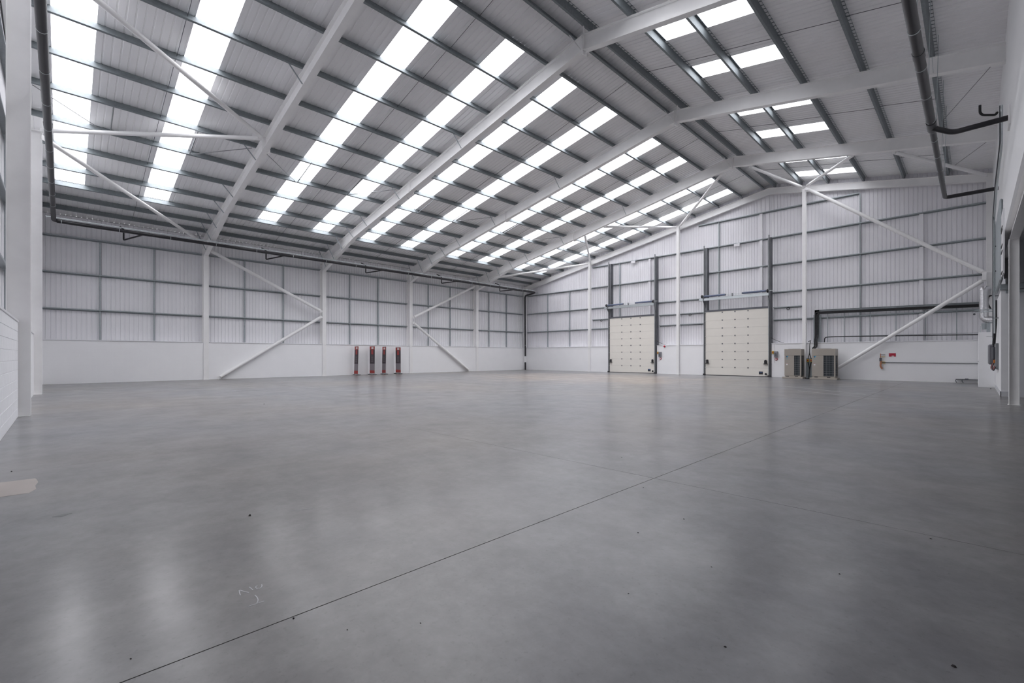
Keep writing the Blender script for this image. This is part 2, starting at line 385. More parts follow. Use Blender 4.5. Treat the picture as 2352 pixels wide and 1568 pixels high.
# left side wall
wl = MB().box(-34.55, XLL - .05, -2.0, 36.6, -.2, 9.06)
wall_left = struct('wall_left', wl, 'outer', 'long side wall: white ribbed lining above a low painted block wall')
n = 37; w = (YGL - YNL) / n
for i in range(n): wall_sheet(wall_left, 'Y', XLL, -1, YNL + i * w, w + .003, ZD - .1, lambda p: 9.02)
obj('block_plinth', MB().box(XLL - .03, XL, YN - .3, YG + .3, -.05, ZD - .045), 'dadoY', wall_left, 'low white painted block wall')
for b in range(5):
    ya = FR[b] + .17 if b else YN; yb = FR[b + 1] - .17 if b < 4 else YG
    obj('sill', MB().box(XLL, XL + .035, ya, yb, ZD - .05, ZD, .006), 'trim', wall_left)
for y in (1.49, 3.88, 8.66, 11.09, 15.97, 18.37, 23.27, 25.68, 30.5, 32.93):
    zz = [ZD] + RAILS[:3]
    for k in range(3): obj('rail_tie', MB().box(-34.27, -34.17, y - .03, y + .03, zz[k] + .01, zz[k + 1] - .03), 'mid' if k < 0 else 'galv', wall_left)
# gable wall with the doors
D1 = (-23.25, -18.72); D2 = (-14.62, -10.09)
zt_g = lambda x: zr(x, ZL) + .02
gw = MB()
gw.prism([(-34.55, YGL + .05, -.2), (XRE, YGL + .05, -.2), (XRE, YGL + .05, zr(XRE, ZL + .05)), (XA, YGL + .05, ZL + .05), (-34.55, YGL + .05, zr(-34.55, ZL + .05))], (0, .2, 0))
wall_far = struct('wall_far', gw, 'outer', 'door gable wall: white ribbed lining above a low painted block wall')
posts = [XLL, -25.39, D1[0], D1[1], -16.74, D2[0], D2[1], -7.97, XR]
def gable_sheets(x0, x1, z0):
    k = max(1, round((x1 - x0) / 1.0)); ww = (x1 - x0) / k
    for i in range(k):
        a = x0 + i * ww
        if a < XA < a + ww:
            wall_sheet(wall_far, 'X', YGL, 1, a, XA - a, z0, zt_g, 3); wall_sheet(wall_far, 'X', YGL, 1, XA, a + ww - XA + .003, z0, zt_g, 3)
        else: wall_sheet(wall_far, 'X', YGL, 1, a, ww + .003, z0, zt_g)
gable_sheets(XLL, D1[0], ZD - .1); gable_sheets(*D1, 4.9); gable_sheets(D1[1], D2[0], ZD - .1); gable_sheets(*D2, 4.9); gable_sheets(D2[1], 1.2, ZD - .1)
for x0, x1 in ((XLL, D1[0] - .1), (D1[1] + .13, D2[0] - .1), (D2[1] + .13, 1.2)):
    obj('block_plinth', MB().box(x0, x1, YG, YGL + .03, -.05, ZD - .045), 'dadoX', wall_far, 'low white painted block wall')
for x0, x1 in ((XL, -25.52), (-25.26, D1[0] - .1), (D1[1] + .13, -16.87), (-16.61, D2[0] - .1), (D2[1] + .13, -8.1), (-7.84, .5)):
    obj('sill', MB().box(x0, x1, YG - .035, YGL, ZD - .05, ZD, .006), 'trim', wall_far)
for x, top in ((-30.95, 2), (-28.09, 2), (-22.39, 3), (-19.46, 3), (-13.7, 4), (-10.74, 4), (-5.04, 4), (-2.17, 3)):
    zz = [ZD] + RAILS
    for k in range(top + 1):
        z0 = zz[k]
        if (-23.3 < x < -18.6 or -14.7 < x < -10) and zz[k + 1] < 5: continue
        if (-23.3 < x < -18.6 or -14.7 < x < -10) and z0 < 5: z0 = 4.95
        wd = .09 if x in (-19.46, -10.74, -2.17) else .03
        obj('rail_tie', MB().box(x - wd, x + wd, 35.66, 35.76, z0 + .01, zz[k + 1] - .03), 'liner' if wd > .05 else 'galv', wall_far)
# blank gable behind the camera
nw = MB().prism([(-34.55, YNL - .05, -.2), (XRE, YNL - .05, -.2), (XRE, YNL - .05, zr(XRE, ZL + .05)), (XA, YNL - .05, ZL + .05), (-34.55, YNL - .05, zr(-34.55, ZL + .05))], (0, -.2, 0))
wall_near = struct('wall_near', nw, 'outer', 'blank gable wall: ribbed lining above white painted blockwork')
x0 = XLL
while x0 < XRE - .5:
    x1 = x0 + 1.0
    if x0 < XA < x1:
        wall_sheet(wall_near, 'X', YNL, -1, x0, XA - x0, ZD - .1, zt_g, 3); wall_sheet(wall_near, 'X', YNL, -1, XA, x1 - XA + .003, ZD - .1, zt_g, 3)
    else: wall_sheet(wall_near, 'X', YNL, -1, x0, 1.003, ZD - .1, zt_g)
    x0 = x1
obj('block_plinth', MB().box(XLL, XRE, YNL - .03, YN - .012, -.05, ZD - .045), 'dadoX', wall_near)
for xa, xb in ((XLL, -25.55), (-25.25, -16.73), (-16.43, -7.9), (-7.6, XRE)):
    obj('sill', MB().box(xa, xb, YNL, YN + .014, ZD - .05, ZD, .006), 'trim', wall_near)
for xx in (-30, -28, -22.4, -19.5, -13.7, -10.7, -5, -2.2):
    for k, (za, zb) in enumerate(zip([ZD] + RAILS[:2], RAILS[:3])): obj('rail_tie', MB().box(xx - .03, xx + .03, YNL + .04, YNL + .14, za + .01, zb - .03), 'galv', wall_near)
course = (ZD - .05) / 10
blk = {}
for r in range(10):
    x = -16.48 - (.225 if r % 2 else 0)
    while x < -6.2:
        xa, xb = max(x, -16.45), x + .45
        key = round(xb - xa, 3)
        if key not in blk:
            wd = xb - xa - .007; hh = course - .007; c = .004
            vs = [(0, -.05, 0), (wd, -.05, 0), (wd, -.05, hh), (0, -.05, hh), (0, -c, 0), (wd, -c, 0), (wd, -c, hh), (0, -c, hh), (c, 0, c), (wd - c, 0, c), (wd - c, 0, hh - c), (c, 0, hh - c)]
            mb = MB().add(vs, [(8, 9, 10, 11)] + [(i, (i + 1) % 4, 4 + (i + 1) % 4, 4 + i) for i in range(4)] + [(4 + i, 4 + (i + 1) % 4, 8 + (i + 1) % 4, 8 + i) for i in range(4)])
            blk[key] = mb.mesh('block'); blk[key].materials.append(M['block'])
        o = bpy.data.objects.new('block', blk[key]); C.objects.link(o); o.parent = wall_near; o.location = (xa, YN, r * course + .003)
        x += .45
# office side: high wall, edge beam, undercroft
rw = MB()
rw.prism([(XR, YNL, 5.6), (XR, YNL, zr(XR, ZL + .04)), (XR + .25, YNL, zr(XR + .25, ZL + .04)), (XR + .25, YNL, 5.6)], (0, YGL - YNL, 0))
wall_right = struct('wall_right', rw, 'board', 'smooth white high wall above the open office undercroft')
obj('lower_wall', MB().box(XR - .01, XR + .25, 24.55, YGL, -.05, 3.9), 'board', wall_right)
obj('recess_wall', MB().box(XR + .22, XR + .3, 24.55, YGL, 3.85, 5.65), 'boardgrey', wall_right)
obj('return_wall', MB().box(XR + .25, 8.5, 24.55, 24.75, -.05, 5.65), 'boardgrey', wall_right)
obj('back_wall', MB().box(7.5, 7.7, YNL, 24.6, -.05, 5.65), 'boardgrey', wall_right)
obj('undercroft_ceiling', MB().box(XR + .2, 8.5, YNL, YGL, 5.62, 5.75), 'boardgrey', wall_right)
bb = struct('baseboard_right', MB().box(XR - .028, XR - .008, 24.53, 30.6, 0, .19).box(XR - .028, 7.5, 24.53, 24.56, 0, .19), 'boardgrey', 'pale skirting board at the foot of the office wall')
tb = tag(obj('edge_beam', MB().sweep(ibeam(.57, .2), (.86, YNL + .1, 5.33), (.86, 24.55, 5.33)), 'steel'), 'white steel edge beam under the smooth high wall', 'beam')
for k in range(2):
    y = 20.62 - 14.8 * k
    t = thing('undercroft_column', ['white steel column under the edge beam near the return wall', 'white steel column under the edge beam nearest the blank gable'][k], 'column', (.85, y, 0))
    obj('shaft', MB().sweep(ibeam(.22, .22, .016, .012), (.85, y, 0), (.85, y, 5.04), (1, 0, 0)), 'steel', t)
    obj('base_plate', MB().box(.72, .98, y - .15, y + .15, 0, .012), 'steel', t)

# ================================================================ PORTAL FRAMES
def rafter_part(t, y, sg, x_end, name='rafter', w=.24, d_top=ZT, d_bot=ZB, m='steel'):
    mb = MB(); tf = .022
    up = Vector((0, 0, 1))
    for z0, z1 in ((d_top - tf, d_top), (d_bot, d_bot + tf)):
        mb.prism([(XA, y - w/2, z0), (x_end, y - w/2, zr(x_end, z0)), (x_end, y - w/2, zr(x_end, z1)), (XA, y - w/2, z1)], (0, w, 0))
    mb.prism([(XA, y - .008, d_bot + .01), (x_end, y - .008, zr(x_end, d_bot + .01)), (x_end, y - .008, zr(x_end, d_top - .01)), (XA, y - .008, d_top - .01)], (0, .016, 0))
    return obj(name, mb, m, t)
FL = ['fourth', 'third', 'second', 'first']
for k, y in enumerate(FR[1:5]):
    t = thing('portal_frame', f'white steel portal frame, {FL[k]} from the door gable', 'portal frame', (-34.03, y, 0), 'white portal frames across the hall')
    obj('column', MB().sweep(ibeam(.50, .28, .022, .014), (-34.03, y, 0), (-34.03, y, 8.72), (1, 0, 0)), 'steel', t)
    rafter_part(t, y, -1, -34.28); rafter_part(t, y, 1, 8.3)
    # haunch at the eaves
    mb = MB(); hx = [(-28.76, zr(-28.76, ZB)), (-33.78, 7.76)]
    mb.prism([(hx[0][0], y - .007, hx[0][1]), (hx[1][0], y - .007, hx[1][1]), (hx[1][0], y - .007, zr(-33.78, ZB) + .02), (hx[0][0], y - .007, hx[0][1] + .02)], (0, .014, 0))
    mb.prism([(hx[0][0], y - .12, hx[0][1]), (hx[1][0], y - .12, hx[1][1]), (hx[1][0], y - .12, hx[1][1] + .022), (hx[0][0], y - .12, hx[0][1] + .022)], (0, .24, 0))
    obj('haunch', mb, 'steel', t)
    for z in (7.77, 8.55): obj('stiffener', MB().box(-34.26, -33.8, y - .13, y + .13, z - .008, z + .008), 'steel', t)
    for sx in (-1, 1): obj('apex_plate', MB().box(XA + sx * .013 - .011, XA + sx * .013 + .011, y - .13, y + .13, ZB - .16, ZT - .01), 'steel', t)
    obj('apex_rib', MB().prism([(XA - .25, y - .006, zr(XA - .25, ZB)), (XA, y - .006, ZB - .15), (XA + .25, y - .006, zr(XA + .25, ZB))], (0, .012, 0)), 'steel', t)
    for sx, px in ((-1, PL[0]), (1, PR[0])):
        obj('ridge_stay', MB().sweep([(-.03, -.005), (.03, -.005), (.03, .005), (-.03, .005)], (px, y - .55, zr(px, ZT) + .1), (XA + sx * .06, y - .12, ZB + .03), (1, 0, 0)), 'steel', t)
    if k in (0, 1, 2, 3):
        obj('splice_plate', MB().box(-22.06, -22.03, y - .14, y + .14, zr(-22, ZB) - .05, zr(-22, ZT) - .02), 'steel', t)
        obj('splice_lug', MB().box(-22.2, -21.95, y + .12, y + .16, zr(-22, ZB) - .08, zr(-22, ZB) + .08), 'steel', t)
    obj('base_plate', MB().box(-34.3, -33.74, y - .16, y + .16, 0, .012), 'steel', t)
# gable frames
for y, nm, lab in ((35.55, 'gable_frame', 'slim white gable rafters along the top of the door gable'), (-1.1, 'gable_frame', 'slim white gable rafters along the top of the blank gable')):
    t = thing(nm, lab, 'gable frame', (-34.03, y, 0), 'gable frames')
    rafter_part(t, y, -1, -34.2, w=.2, d_top=13.33, d_bot=12.88); rafter_part(t, y, 1, 8.3, w=.2, d_top=13.33, d_bot=12.88)
    obj('corner_column', MB().sweep(ibeam(.30, .24), (-34.02, y, 0), (-34.02, y, 8.8), (1, 0, 0)), 'steel', t)
    if y > 0: obj('end_column', MB().sweep(ibeam(.30, .26), (.60, 35.27, 0), (.60, 35.27, zr(.6, 12.9)), (1, 0, 0)), 'steel', t)
def post(x, y, sy, ztop, label, d=.42):
    t = thing('wind_post', label, 'column', (x, y, 0), 'white gable posts')
    obj('shaft', MB().sweep(ibeam(d, .21, .018, .012), (x, y, 0), (x, y, ztop), (0, 1, 0)), 'steel', t)
    obj('base_plate', MB().box(x - .13, x + .13, y - d / 2 - .02, y + d / 2, 0, .012), 'steel', t)
    obj('head_plate', MB().box(x - .12, x + .12, y - d / 2, y + d / 2, ztop - .02, ztop), 'steel', t)
for x, lab in ((-25.39, 'white gable post between the corner downpipe and the doors'), (-16.74, 'white gable post between the two doors'), (-7.97, 'white gable post behind the condenser units')):
    post(x, 35.305, -1, zr(x, 13.07), lab, .25)
for x, lab in ((-25.45, 'white blank-gable post closer to the eaves corner'), (-16.58, 'white blank-gable post with the hall pipe clipped across'), (-7.75, 'white blank-gable post closest to the office wall')):
    post(x, -.77, 1, zr(x, 13.05), lab)

# ================================================================ SHEETING RAILS
def rail(label, p0, p1, inward, group):
    t = thing('sheeting_rail', label, 'rail', ((p0[0] + p1[0]) / 2, (p0[1] + p1[1]) / 2, p0[2]), group)
    obj('rail_section', MB().sweep(zsec(.16, .055), p0, p1, inward), 'galv', t)
RN = ['lowest', 'second', 'third', 'fourth', 'top']
for b in range(5):
    ya, yb = (FR[b] + .139 if b else YNL + .28), (FR[b + 1] - .139 if b < 4 else YGL - .38)
    for k in range(3):
        rail(f'{RN[k]} galvanised rail on the long side wall, {BAY[b]}', (XLL, ya + .003, RAILS[k]), (XLL, yb - .003, RAILS[k]), (1, 0, 0), 'galvanised wall rails')
segs = [(XLL + .46, -25.39, 'between eaves corner and first post'), (-25.39, -16.74, 'around the narrower door'), (-16.74, -7.97, 'around the door by the condensers'), (-7.97, .6, 'beside the office wall')]
for k, z in enumerate(RAILS):
    for j, (xa, xb, nm) in enumerate(segs):
        lim = (12.66 - z) / SL
        a, b_ = max(xa, XA - lim), min(xb, XA + lim)
        if b_ - a < .5: continue
        D = D1 if j == 1 else D2
        nm2 = {1: 'across the bay of the first door', 2: 'across the bay of the second door'}.get(j, nm)
        if j in (1, 2) and z < 5:
            for (u, v, s) in ((a, D[0] - .1, 'post side'), (D[1] + .15, b_, 'control box side')):
                rail(f'{RN[k]} door gable rail, {s} of the {"door nearer the corner" if j == 1 else "door nearer the condensers"}', (u + .003, YGL, z), (v - .003, YGL, z), (0, -1, 0), 'galvanised wall rails')
        else:
            nm3 = {0: 'between the eaves corner and the first post', 1: 'above the door nearer the corner', 2: 'above the door nearer the condensers', 3: 'between condensers and office wall'}[j]
            rail(f'{RN[k]} door gable rail {nm3}', (a + .003, YGL, z), (b_ - .003, YGL, z), (0, -1, 0), 'galvanised wall rails')
for j, D in ((1, D1), (2, D2)):
    for (u, v, s) in ((segs[j][0], D[0] - .1, 'post side'), (D[1] + .15, segs[j][1], 'control box side')):
        rail(f'lintel-height rail, {s} of the {"door nearer the corner" if j == 1 else "door nearer the condensers"}', (u + .003, YGL, 4.85), (v - .003, YGL, 4.85), (0, -1, 0), 'galvanised wall rails')
for k, z in enumerate(RAILS):
    lim = (12.66 - z) / SL
    for j, (xa, xb) in enumerate(((XLL + .46, -25.45), (-25.45, -16.58), (-16.58, -7.75), (-7.75, .6))):
        a, b_ = max(xa, XA - lim), min(xb, XA + lim)
        if b_ - a < .5: continue
        rail(f'{RN[k]} blank gable rail, {ORD[j]} span from the eaves corner', (a + .003, YNL, z), (b_ - .003, YNL, z), (0, 1, 0), 'galvanised wall rails')

# ================================================================ BRACING TUBES
def brace(label, p0, p1, r=.085, g='white tubular bracing'):
    p0, p1 = Vector(p0), Vector(p1); d = (p1 - p0).normalized()
    t = thing('bracing_tube', label, 'brace', tuple(min((p0, p1), key=lambda p: p.z)), g)
    obj('tube', MB().tube([p0 + d * .18, p1 - d * .18], r, 14), 'steel', t)
    s = d.cross(Vector((0, 0, 1))).normalized()
    for a, b in ((p0, p0 + d * .3), (p1, p1 - d * .3)):
        obj('end_plate', MB().sweep([(-.008, -.09), (.008, -.09), (.008, .09), (-.008, .09)], a, b), 'steel', t)
N1 = (-21.9, 6.26, 11.02)
brace('white roof brace from the corner-side blank gable post to the rafter', (-25.4, -.62, 10.22), N1)
brace('white roof brace from the corner-side blank gable post to the eaves', (-25.4, -.6, 10.0), (-33.5, 6.26, 8.42))
brace('white roof brace from the middle blank gable post to the rafter', (-16.5, -.6, 11.75), N1)
brace('white roof brace from the blank gable up to the ridge', (-16.5, -.6, 11.8), (-10.4, 6.26, 12.95))
brace('white roof brace from corner-side door gable post to the eaves', (-25.45, 35.3, 10.15), (-31.2, 28.72, 8.75))
brace('white roof brace from corner-side door gable post to the rafter', (-25.3, 35.3, 10.2), (-21.1, 28.72, 10.75))
brace('white roof brace from post between doors to the lower rafter', (-16.85, 35.3, 11.85), (-19.4, 28.72, 11.1))
brace('white roof brace from post between doors to the ridge', (-16.6, 35.3, 11.9), (-10.75, 28.72, 12.7))
brace('white roof brace from condenser post back to the ridge', (-8.1, 35.3, 12.8), (-9.3, 28.72, 12.62))
brace('white roof brace from condenser post to the office-side rafter', (-7.85, 35.3, 12.8), (-4.3, 28.72, 11.75))
brace('white roof brace from office corner to the office-side rafter', (.5, 35.3, 11.15), (-2.8, 28.72, 11.4))
brace('white side wall brace rising from floor beside the banners bay', (-33.685, 7.0, .05), (-33.685, 13.6, 4.38), .105)
brace('white side wall brace from column middle up to eaves, blank gable end', (-33.685, 13.6, 4.72), (-33.685, 6.5, 8.15), .105)
brace('white side wall brace from floor to column middle, door gable end', (-33.685, 27.55, .05), (-33.685, 21.3, 4.36), .105)
brace('white side wall brace from column middle to eaves, door gable end', (-33.685, 21.3, 4.72), (-33.685, 28.3, 8.2), .105)
brace('white door gable brace from condenser post head to office corner', (-7.85, 35.06, 12.60), (.44, 35.06, 5.87), .105)
brace('white door gable brace from office corner to floor behind condensers', (.44, 35.06, 5.6), (-6.75, 35.06, .2), .105)
tag(obj('gusset_box', MB().box(.30, .46, 34.98, 35.14, 5.52, 5.97, .01), 'steel'), 'white boxed gusset where the two gable braces meet', 'gusset')

# ================================================================ DRAINAGE PIPES
def fillet(pts, r, n=6):
    pts = [Vector(p) for p in pts]; out = [pts[0]]
    for a, b, c in zip(pts, pts[1:], pts[2:]):
        u = (a - b).normalized(); v = (c - b).normalized(); rr = min(r, (a - b).length * .45, (c - b).length * .45)
        for i in range(n + 1):
            t = i / n; out.append((b + u * rr) * (1 - t) ** 2 + b * 2 * t * (1 - t) + (b + v * rr) * t * t)
    return out + [pts[-1]]
def clamps(t, pts, r, axis, m='galvlight', hang=.0):
    for p in pts:
        mb = MB().ring(p, axis, r, .022, .006)
        if hang: mb.tube([(p[0], p[1], p[2] + r), (p[0], p[1], p[2] + r + hang)], .007, 6)
        obj('pipe_clamp', mb, m, t)
def zl(y): return 8.14 - .0042 * y
t = thing('drain_pipe', 'long black drain pipe slung along the eaves of the side wall', 'pipe', (-33.5, 35.0, 0))
obj('main_pipe', MB().tube(fillet([(-31.8, -.2, zl(0)), (-31.8, 34.78, zl(35)), (-33.5, 34.98, 7.86), (-33.5, 35.02, 1.42)], .28), .088, 14), 'black', t)
obj('access_sleeve', MB().tube([(-33.5, 35.02, 1.42), (-33.5, 35.02, .80)], .08, 14), 'paper', t)
obj('foot_pipe', MB().tube([(-33.5, 35.02, .80), (-33.5, 35.02, .0)], .088, 14), 'black', t)
clamps(t, [(-31.8, -.04 + 2.19 * i, zl(2.19 * i)) for i in range(17)], .088, (0, 1, 0), hang=.12)
clamps(t, [(-33.5, 35.02, z) for z in (6.9, 4.7, 2.6, 1.42, .8)], .088, (0, 0, 1))
for dx in (-.06, .08):
    obj('support_rail', MB().sweep([(-.011, -.012), (.011, -.012), (.011, .012), (-.011, .012)], (-31.8 + dx, -.6, zl(0) + .165), (-31.8 + dx, 34.7, zl(35) + .165)), 'galvlight', t)
for y in (2.42, 9.68, 16.78, 23.95, 31.03):
    obj('branch_pipe', MB().tube(fillet([(-33.75, y - .1, 8.75), (-33.2, y, 8.5), (-33.2, y, 7.92), (-31.85, y + .75, zl(y) - .02)], .07, 4), .042, 8), 'black', t)
    obj('socket', MB().tube([(-31.8, y + .5, zl(y)), (-31.8, y + 1.0, zl(y))], .098, 14), 'black', t)
t = thing('drain_pipe', 'black drain pipe hung along the blank gable posts', 'pipe', (-31.8, -.3, 8.2))
obj('main_pipe', MB().tube(fillet([(-1.2, -.3, 8.36), (-31.8, -.31, 8.17), (-31.8, .1, 8.14)], .2), .09, 16), 'black', t)
obj('socket', MB().tube([(-19.0, -.306, 8.29), (-19.25, -.306, 8.29)], .101, 16), 'black', t)
clamps(t, [(x, -.305, 8.36 + (x + 1.2) * .0062) for x in (-5.9, -7.8, -9.7, -11.7, -13.6, -15.5, -17.4, -19.3, -21.2, -23.0, -24.9, -26.8, -28.7)], .09, (1, 0, 0))
t = thing('drain_pipe', 'black drain pipe slung along the office wall with two branches', 'pipe', (-.9, 27.4, 8.3))
obj('main_pipe', MB().tube([(-.9, -.1, 8.45), (-.9, 18.5, 8.42)], .105, 16), 'black', t)
obj('reducer', MB().tube([(-.9, 18.3, 8.42), (-.9, 18.95, 8.42), (-.9, 19.15, 8.42)], [.118, .118, .08], 16), 'black', t)
obj('thin_pipe', MB().tube(fillet([(-.9, 18.9, 8.42), (-.9, 27.45, 8.40), (.72, 27.55, 8.42)], .2), .078, 14), 'black', t)
obj('branch_pipe', MB().tube(fillet([(-.9, 18.7, 8.38), (-.45, 18.95, 8.16), (-.1, 18.8, 8.12), (.72, 18.75, 8.12)], .2), .075, 14), 'black', t)
clamps(t, [(-.9, y, 8.43) for y in (4.8, 6.8, 8.8, 10.6, 12.9, 14.7, 16.4, 18.2)], .108, (0, 1, 0))
clamps(t, [(-.9, y, 8.42) for y in (19.9, 21.6, 23.3, 25.0, 26.6)], .08, (0, 1, 0))
obj('socket', MB().tube([(-.9, 13.9, 8.43), (-.9, 14.2, 8.43)], .115, 16), 'black', t)
for y in (12.9, 16.4, 19.9, 23.3, 25.8):
    obj('hanger_rod', MB().tube([(-.86, y, 8.5), (-.8, y, zr(-.8, ZT) + .1)], .008, 6), 'galv', t)
for k, (y0, y1) in enumerate(((21.3, 27.5), (28.8, 34.9))):
    tag(obj('steel_wire_tie', MB().tube([(.45, y0, 10.9 if k == 0 else 10.9), (-1.0, y1, zr(-1, ZT) + .1)], .012, 6), 'mid'), ['thin roof tie crossing above the pipe branch', 'thin roof tie crossing above the pipe elbow'][k], 'tie rod')
t = thing('cable_hose', 'bent black hose dropping from the roof down the office wall', 'hose', (.55, 20.6, 7.0))
obj('hose', MB().tube(fillet([(.13, 21.2, 9.62), (.13, 21.2, 9.3), (.48, 21.4, 9.25), (.52, 21.5, 9.35)], .2, 8), .035, 10), 'blacksoft', t)
t = thing('cable_ladder', 'galvanised cable channel running down the office corner', 'cable tray', (.62, 26.5, 2.2))
obj('channel', MB().tube(fillet([(.62, 21.5, 9.55), (.62, 21.6, 8.3), (.57, 24.0, 7.6), (.57, 26.8, 7.05), (.57, 26.9, 2.4)], .15), .03, 8), 'galvlight', t)
obj('cable', MB().tube(fillet([(.58, 21.5, 9.55), (.58, 21.55, 8.35), (.53, 23.9, 7.65), (.53, 26.7, 7.1), (.53, 26.8, 2.2)], .15), .018, 8), 'dark', t)
for z in (3.0, 3.9, 4.9, 5.9): obj('clip', MB().box(.55, .69 if z < 4 else .62, 26.86, 26.95, z, z + .04), 'mid', t)
tag(obj('wall_collar', MB().box(.66, .70, 18.45, 19.05, 7.85, 8.4, .004), 'steel'), 'pale square collar where the pipe branch enters the wall', 'wall plate')

# ================================================================ SECTIONAL DOORS
def door(D, label, slim):
    x0, x1 = D; t = thing('sectional_door', label, 'door', ((x0 + x1) / 2, 35.25, 0))
    zj = [.03, .62, 1.21, 1.80, 2.39, 2.98, 3.57, 4.16, 4.84]
    pm = None
    for k in range(8):
        h = zj[k + 1] - zj[k]
        p = obj('door_panel', MB().box(x0 + .10, x1 - .03, 35.245, 35.29, zj[k] + .002, zj[k + 1] - .002, .004), 'door', t)
        for fx in (.284, .49, .694):
            obj('hinge', MB().box(x0 + .1 + fx * (x1 - x0 - .13) - .04, x0 + .1 + fx * (x1 - x0 - .13) + .04, 35.232, 35.247, zj[k + 1] - (.14 if k == 7 else .045), zj[k + 1] - (.05 if k == 7 else -.045)), 'dark', p)
        for xx in (x0 + .09, x1 - .03):
            obj('roller_carrier', MB().tube([(xx - .03, 35.22, zj[k + 1] - .03), (xx + .05, 35.22, zj[k + 1] - .03)], .022, 8), 'galvlight', p)
    for xx, w in ((x0 - .02, .24), (x1 - .10, .22)):
        obj('track_angle', MB().box(xx, xx + w, 35.30, 35.34, 0, 9.78), 'mid', t)
        obj('track_back', MB().box(xx + (w - .03 if xx > x0 + 1 else w - .05), xx + w, 35.28, 35.62, 0, 9.78), 'dark', t)
    for xx in (x0 - .03, x1 - .03):
        obj('vertical_track', MB().sweep([(-.03, -.04), (.03, -.04), (.03, .04), (.022, .04), (.022, -.032), (-.022, -.032), (-.022, .04), (-.03, .04)], (xx + .03, 35.22, .0), (xx + .03, 35.22, 9.95), (0, 1, 0)), 'mid', t)
        obj('track_foot', MB().box(xx - .05, xx + .13, 35.14, 35.26, 0, .12, .02), 'rubber', t)
    obj('header_seal', MB().box(x0 + .06, x1 + .02, 35.22, 35.34, 4.84, 4.97), 'dark', t)
    obj('bottom_seal', MB().box(x0 + .08, x1 - .02, 35.235, 35.30, 0, .045), 'rubber', t)
    # counterbalance
    ys = 34.93
    obj('crossbar', MB().sweep([(-.05, -.09), (.05, -.09), (.05, .09), (.04, .09), (.04, -.08), (-.05, -.08)], (x0 - .28, ys + .06, 5.78), (x1 + .05, ys + .06, 5.78)), 'galvlight', t)
    sh = obj('spring_shaft', MB().tube([(x0 - .12, ys, 6.01), (x1 + .38, ys, 6.01)], .014, 8), 'galvlight', t)
    L = x1 - x0
    for a, b in ((x0 + .13, x0 + .13 + .34 * L), (x1 - .10 - .34 * L, x1 - .10)):
        obj('torsion_spring', MB().tube([(a, ys, 6.01), (b, ys, 6.01)], .075, 14), 'spring', t)
        for e in (a, b): obj('spring_cone', MB().tube([(e - .05, ys, 6.01), (e + .05, ys, 6.01)], [.06, .06], 12), 'dark', t)
    for e in (x0 - .02, x1 + .02):
        dr = obj('cable_drum', MB().tube([(e - .07, ys, 6.01), (e - .04, ys, 6.01), (e, ys, 6.01), (e + .03, ys, 6.01)], [.11, .13, .13, .05], 16), 'black', t)
        obj('bearing_plate', MB().prism([(e + .06, 34.85, 6.10), (e + .06, 34.85, 5.70), (e + .06, 35.30, 5.15), (e + .06, 35.30, 6.10)], (.012, 0, 0)), 'mid', t)
    xm = x0 + .48 * L
    obj('centre_bearing', MB().box(xm - .03, xm + .03, ys - .05, ys + .08, 5.85, 6.08), 'mid', t)
    obj('top_stop', MB().box(x0 + .50 * L - .2, x0 + .50 * L + .2, 35.58, 35.62, 9.60, 9.80), 'liner', t)
    for xx in (x0 + .24, x1 - .22):
        b = obj('lift_handle', MB().tube([(xx, 35.20, .93), (xx, 35.20, 1.16)], .085, 10), 'rubber', t)
        obj('handle_flange', MB().box(xx - .13, xx + .13, 35.10, 35.245, .90, .935, .01), 'rubber', b)
        obj('handle_cap', MB().tube([(xx, 35.20, 1.16), (xx, 35.20, 1.19)], .05, 10), 'rubber', b)
    pl_ = obj('maker_plate', MB().box(x1 - .66, x1 - .40, 35.235, 35.247, .17, .37, .004), 'black', t)
    obj('plate_band', MB().box(x1 - .63, x1 - .43, 35.231, 35.236, .29, .34), 'navy', pl_)
    obj('lock_knob', MB().tube([(x1 - .2, 35.245, .20), (x1 - .2, 35.17, .20)], .07, 12), 'black', t)
    return t
door(D1, 'cream sectional door nearer the eaves corner, under blue springs', 0)
door(D2, 'cream sectional door nearer the condenser units, under blue springs', 1)
for k, x in enumerate((-18.28, -9.66)):
    w_ = ['door nearer the corner', 'door nearer the condensers'][k]
    t = thing('control_box', f'grey door control box beside the {w_}', 'control box', (x, YG, 1.4))
    obj('enclosure', MB().box(x - .11, x + .11, YG - .14, YG - .001, 1.38, 1.80, .012), 'box', t)
    obj('keypad', MB().box(x - .07, x + .04, YG - .15, YG - .138, 1.45, 1.68, .004), 'dark', t)
    obj('conduit', MB().tube([(x - .128, YG - .015, 1.0), (x - .128, YG - .015, 2.3)], .012, 6), 'liner', t)
    t = thing('isolator_switch', f'yellow rotary isolator with red knob beside the {w_}', 'switch', (x - .21, YG, 1.6), 'yellow isolator switches')
    obj('body', MB().box(x - .26, x - .145, YG - .09, YG, 1.62, 1.82, .008), 'yellow', t)
    obj('knob', MB().tube([(x - .20, YG - .09, 1.72), (x - .20, YG - .125, 1.72)], .036, 10), 'crimson', t)
    t = thing('stop_button', f'round red push button under the control box of the {w_}', 'button', (x, YG, 1.25))
    obj('collar', MB().tube([(x, YG, 1.25), (x, YG - .05, 1.25)], .085, 14), 'crimson', t)
    obj('cap', MB().tube([(x, YG - .05, 1.25), (x, YG - .085, 1.25)], .05, 14), 'paper', t)
    tag(obj('control_cable', MB().tube(fillet([(x - .3, 35.2, 2.75), (x - .12, 35.25, 2.62), (x + .3, 35.30, 2.42), (x + .45, 35.35, 2.40)], .2), .014, 6), 'black'), f'black cable sagging onto the sill beside the {w_}', 'cable')
